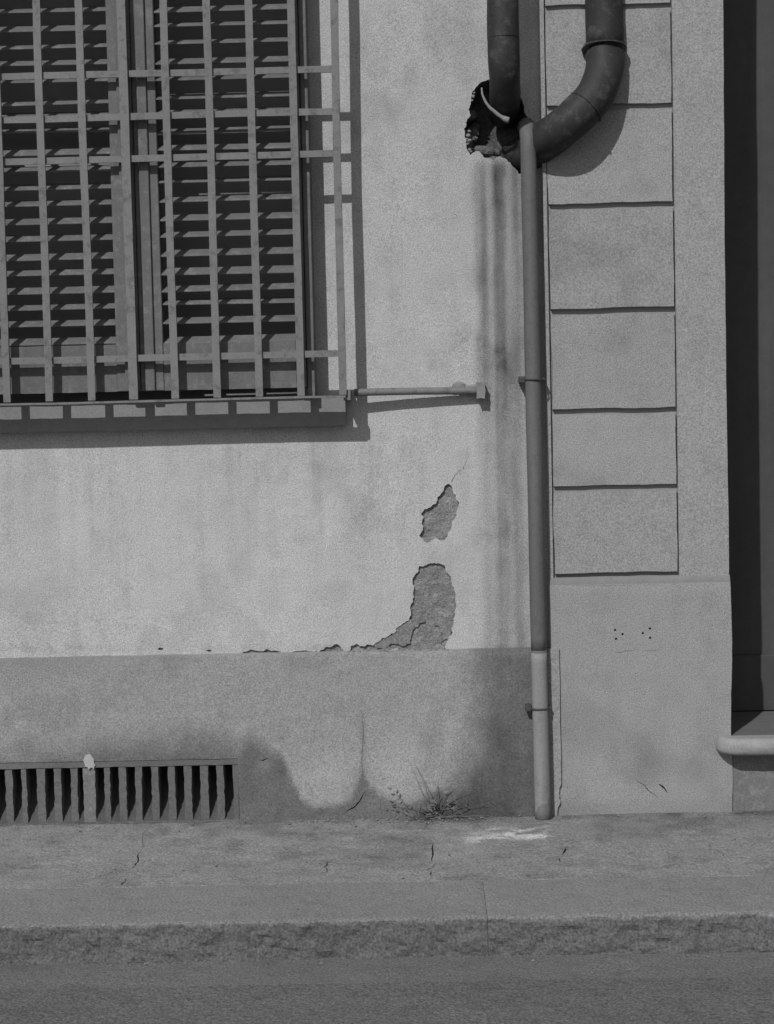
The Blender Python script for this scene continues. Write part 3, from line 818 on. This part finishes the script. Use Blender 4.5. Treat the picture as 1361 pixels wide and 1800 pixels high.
# ------------------------------------------------------------------ GROUND
ZR = -.085
YK = G(680, 1615, 0)[1]; YJ = G(680, 1551, 0)[1]; YG = G(680, 1735, ZR)[1]
fw = lambda x, y: G(x, y, 0)
cracks = [slit([(248, 1497), (243, 1508), (238, 1518), (233, 1525)], .0005, .0022, fw, 1),
          slit([(222, 1543), (215, 1552), (211, 1556)], .0004, .0018, fw, 2),
          slit([(762, 1482), (761, 1497), (760, 1514)], .0004, .0022, fw, 3, .05),
          slit([(772, 1516), (763, 1522), (757, 1534), (758, 1541)], .0004, .0016, fw, 4, .25),
          slit([(575, 1512), (570, 1522), (571, 1533)], .0004, .002, fw, 5, .2),
          slit([(992, 1486), (989, 1500)], .0004, .0024, fw, 6, .1),
          slit([(1187, 1465), (1205, 1462), (1225, 1463)], .0004, .002, fw, 7, .06),
          slit([(1250, 1484), (1262, 1494), (1272, 1504)], .0004, .0022, fw, 8, .2),
          slit([(983, 1505), (986, 1514)], .0003, .0015, fw, 9, .1),
          slit([(758, 1543), (752, 1549)], .0003, .0007, fw, 10, .1),
          slit([(255, 1452), (251, 1475), (249, 1495)], .0002, .0006, fw, 11, .12),
          slit([(430, 1500), (470, 1494), (520, 1498), (566, 1510)], .0002, .0006, fw, 12, .14),
          slit([(995, 1500), (1040, 1512), (1100, 1508), (1150, 1520)], .0002, .0006, fw, 13, .14),
          slit([(640, 1462), (690, 1470), (755, 1480)], .0002, .0005, fw, 14, .14)]
walk = plate('sidewalk', rect(-6, 6, YJ+.0016, .6), cracks, .0035, .0105, M_WALK, groundmap(-.0018, .0026, 5), None, stain_walk,
             (WIN[0]-.1, WIN[1]+.1, YJ, 0.0))
tag(walk, 'worn cracked concrete pavement along the foot of the wall', None, None, 'structure')
kerb = bpy.data.objects.new('kerb', None); COL.objects.link(kerb); tag(kerb, 'row of dark rough granite kerb stones along pavement', None, None, 'structure')
XJ = G(858, 1618, 0)[0]
js = [XJ-5.4, XJ-3.6, XJ-1.8, XJ, XJ+1.8, XJ+3.6, XJ+5.4]
for i in range(len(js)-1):
    x0, x1 = js[i]+.0004, js[i+1]-.0004
    stp = .008 if js[i+1] > -1.2 and js[i] < 1.2 else .06
    nx = int((x1-x0)/stp); prof = []
    for k in range(8): prof.append((YJ+(YK+.007-YJ)*k/7, 0.0, 0))
    for a in (25, 50, 75): prof.append((YK+.007-.007*math.sin(math.radians(a)), -.007*(1-math.cos(math.radians(a))), .4))
    for k in range(1, 13): prof.append((YK-.0006*k, -.006-(.091)*k/12, 1))
    xs = np.linspace(x0, x1, nx); V = []; Fc = []; st = []
    for x in xs:
        ex = min(x-x0, x1-x); rd = .002*math.exp(-ex/.006)
        for (y, z, f) in prof:
            nn = float(fbm(x*.8+z*.7, z*1.3-x*.25+y, 26, 4))-.5; n2 = float(fbm(x+z*.5, z-x*.3+3, 75, 2))-.5
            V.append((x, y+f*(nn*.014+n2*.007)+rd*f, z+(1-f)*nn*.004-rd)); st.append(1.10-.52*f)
    m_ = len(prof)
    for a in range(nx-1):
        for k in range(m_-1): Fc.append((a*m_+k, a*m_+k+1, (a+1)*m_+k+1, (a+1)*m_+k))
    Fc.append(tuple(range(m_))[::-1]); Fc.append(tuple((nx-1)*m_+k for k in range(m_)))
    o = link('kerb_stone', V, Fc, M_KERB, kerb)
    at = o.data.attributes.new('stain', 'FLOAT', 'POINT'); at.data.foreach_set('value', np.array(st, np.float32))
gut = plate('gutter', rect(-6, 6, YG+.0015, YK+.03), [], .02, .03, M_GUT, groundmap(ZR, .003, 4), None, None, (WIN[0], WIN[1], YG, YK))
tag(gut, 'grey stone gutter strip below the kerb', None, None, 'structure')
road = link('road', [(-400, -400, ZR+.009), (400, -400, ZR+.009), (400, YG-.0022, ZR+.009), (-400, YG-.0022, ZR+.009)], [(0, 1, 2, 3)], M_ROAD)
tag(road, 'dark asphalt road in front of the kerb', None, None, 'structure')
gr = link('ground', [(-400, -401, ZR-.15), (400, -401, ZR-.15), (400, 400, ZR-.15), (-400, 400, ZR-.15)], [(0, 1, 2, 3)], M_ROAD)
tag(gr, 'plain earth under street and house', None, None, 'structure')

# ------------------------------------------------------------------ WEEDS AND GRIT
weed = thing('weed_plant', 'straggly weed with thin dry stems growing at the foot of the damp plinth', 'weed')
root = Vector((G(768, 1430, 0)[0], -PLD-.012, .0))
def blade(path, r0, parts):
    n = 5; V = []; Fc = []
    path = [Vector(p) for p in path]; up = None
    for i, p in enumerate(path):
        t = (path[min(i+1, len(path)-1)]-path[max(i-1, 0)]).normalized()
        u = t.orthogonal().normalized(); s = t.cross(u); r = r0*(1-.75*i/(len(path)-1))
        for k in range(4):
            a = math.pi/2*k; V.append(tuple(p+(u*math.cos(a)+s*math.sin(a))*r))
    for i in range(len(path)-1):
        for k in range(4): Fc.append((i*4+k, i*4+(k+1) % 4, i*4+4+(k+1) % 4, i*4+4+k))
    parts.append((V, Fc))
def leaf(p, d, ln, wd_, parts):
    d = d.normalized(); s = d.cross(Vector((random.uniform(-.4, .4), -1, random.uniform(-.2, .6)))).normalized()
    n = s.cross(d)
    V = [p, p+d*ln*.35+s*wd_+n*.001, p+d*ln*.75+s*wd_*.7-n*.001, p+d*ln-n*.004, p+d*ln*.75-s*wd_*.7-n*.001, p+d*ln*.35-s*wd_+n*.001]
    parts.append(([tuple(v) for v in V], [(0, 1, 5), (1, 2, 4, 5), (2, 3, 4)]))
green, dry = [], []
rw = random.Random(5); random.seed(99)
for k in range(44):
    az = rw.gauss(0, 1); ln = rw.uniform(.05, .14); b0 = root+Vector((rw.gauss(0, .038)+.0, rw.uniform(-.012, .010), 0))
    el = rw.uniform(.15, 1.35); sgn = 1 if rw.random() > .55 else -1
    dx = math.cos(el)*sgn; dz = math.sin(el); dy = rw.uniform(-.7, .05)
    dr = Vector((dx, dy*.6, dz)).normalized()
    pts = []
    for t in np.linspace(0, 1, 6):
        p = b0+dr*ln*t+Vector((0, 0, -.034*t*t))+Vector((rw.uniform(-.003, .003), 0, rw.uniform(-.002, .002)))
        p.y = min(p.y, -PLD-.003); p.z = max(p.z, .001); pts.append(p)
    blade(pts, rw.uniform(.0008, .0014), green if rw.random() < .75 else dry)
    for q in pts[2:]:
        if q.z > .012 and rw.random() < .5:
            leaf(q, Vector((rw.uniform(-1, 1), rw.uniform(-.6, -.1), rw.uniform(-.4, 1))), rw.uniform(.008, .02), rw.uniform(.0016, .0038), green if rw.random() < .8 else dry)
for (a0, a1, a2) in (((745, 1400), (733, 1372), (722, 1345)), ((750, 1395), (740, 1365), (727, 1338)), ((757, 1398), (748, 1378), (736, 1352)),
                     ((768, 1405), (767, 1385), (766, 1372)), ((775, 1402), (785, 1388), (798, 1377)), ((780, 1410), (800, 1396), (818, 1390))):
    pp = catmull([root+Vector((rw.uniform(-.01, .01), 0, 0))]+[Vector(P3(x, y, PLD+.02)) for x, y in (a0, a1, a2)], 4)
    blade(pp, .0014, dry if a2[0] < 740 else green)
for (x0, y0, x1, y1) in ((752, 1440, 722, 1452), (745, 1436, 708, 1436), (755, 1442, 735, 1466), (748, 1432, 715, 1424), (760, 1445, 745, 1462)):
    g0, g1 = G(x0, y0), G(x1, y1)
    blade([Vector((g0[0]+(g1[0]-g0[0])*t, g0[1]+(g1[1]-g0[1])*t, .004+.012*math.sin(2.6*t))) for t in np.linspace(0, 1, 6)], .0013, green)
join('stems', green, M_STEM, weed); join('dry_stems', dry, M_DRY, weed)
grit = []
for k in range(1500):
    x = rw.uniform(-1.05, 1.0); y = -PLD-abs(rw.gauss(0, .06))-.004 if rw.random() < .45 else rw.uniform(YK+.02, -PLD)
    if rw.random() < .15: y = YK-.012-abs(rw.gauss(0, .03))
    if rw.random() < .3: x = rw.gauss(root.x, .1); y = -PLD-abs(rw.gauss(0, .05))
    r = rw.uniform(.0006, .0020) if rw.random() < .96 else rw.uniform(.002, .005)
    zb_ = ZR if y < YK else 0
    bmv = [(1, 0, 0), (-1, 0, 0), (0, 1, 0), (0, -1, 0), (0, 0, 1), (0, 0, -1)]
    V = [(x+v[0]*r*rw.uniform(.6, 1.4), y+v[1]*r*rw.uniform(.6, 1.4), zb_+r*.3+v[2]*r*rw.uniform(.6, 1)) for v in bmv]
    grit.append((V, [(0, 2, 4), (2, 1, 4), (1, 3, 4), (3, 0, 4), (2, 0, 5), (1, 2, 5), (3, 1, 5), (0, 3, 5)]))
for k in range(60):                             # crumbs on the ledge and at the foot of the wall
    if k < 26: c_ = (W(rw.uniform(560, 800), 1148, 0)[0], -rw.uniform(.006, .03), ZPL+.001)
    else: c_ = (W(rw.uniform(500, 860), 1430, PLD)[0], -PLD-abs(rw.gauss(0, .03))-.006, .001)
    grit.append(blob(c_, rw.uniform(.0015, .0042), 300+k, (1.2, 1, .7)))
gt = join('grit', grit, M_PEB)
tag(gt, 'scattered grit and crumbs of plaster on the pavement', None, None, 'stuff')
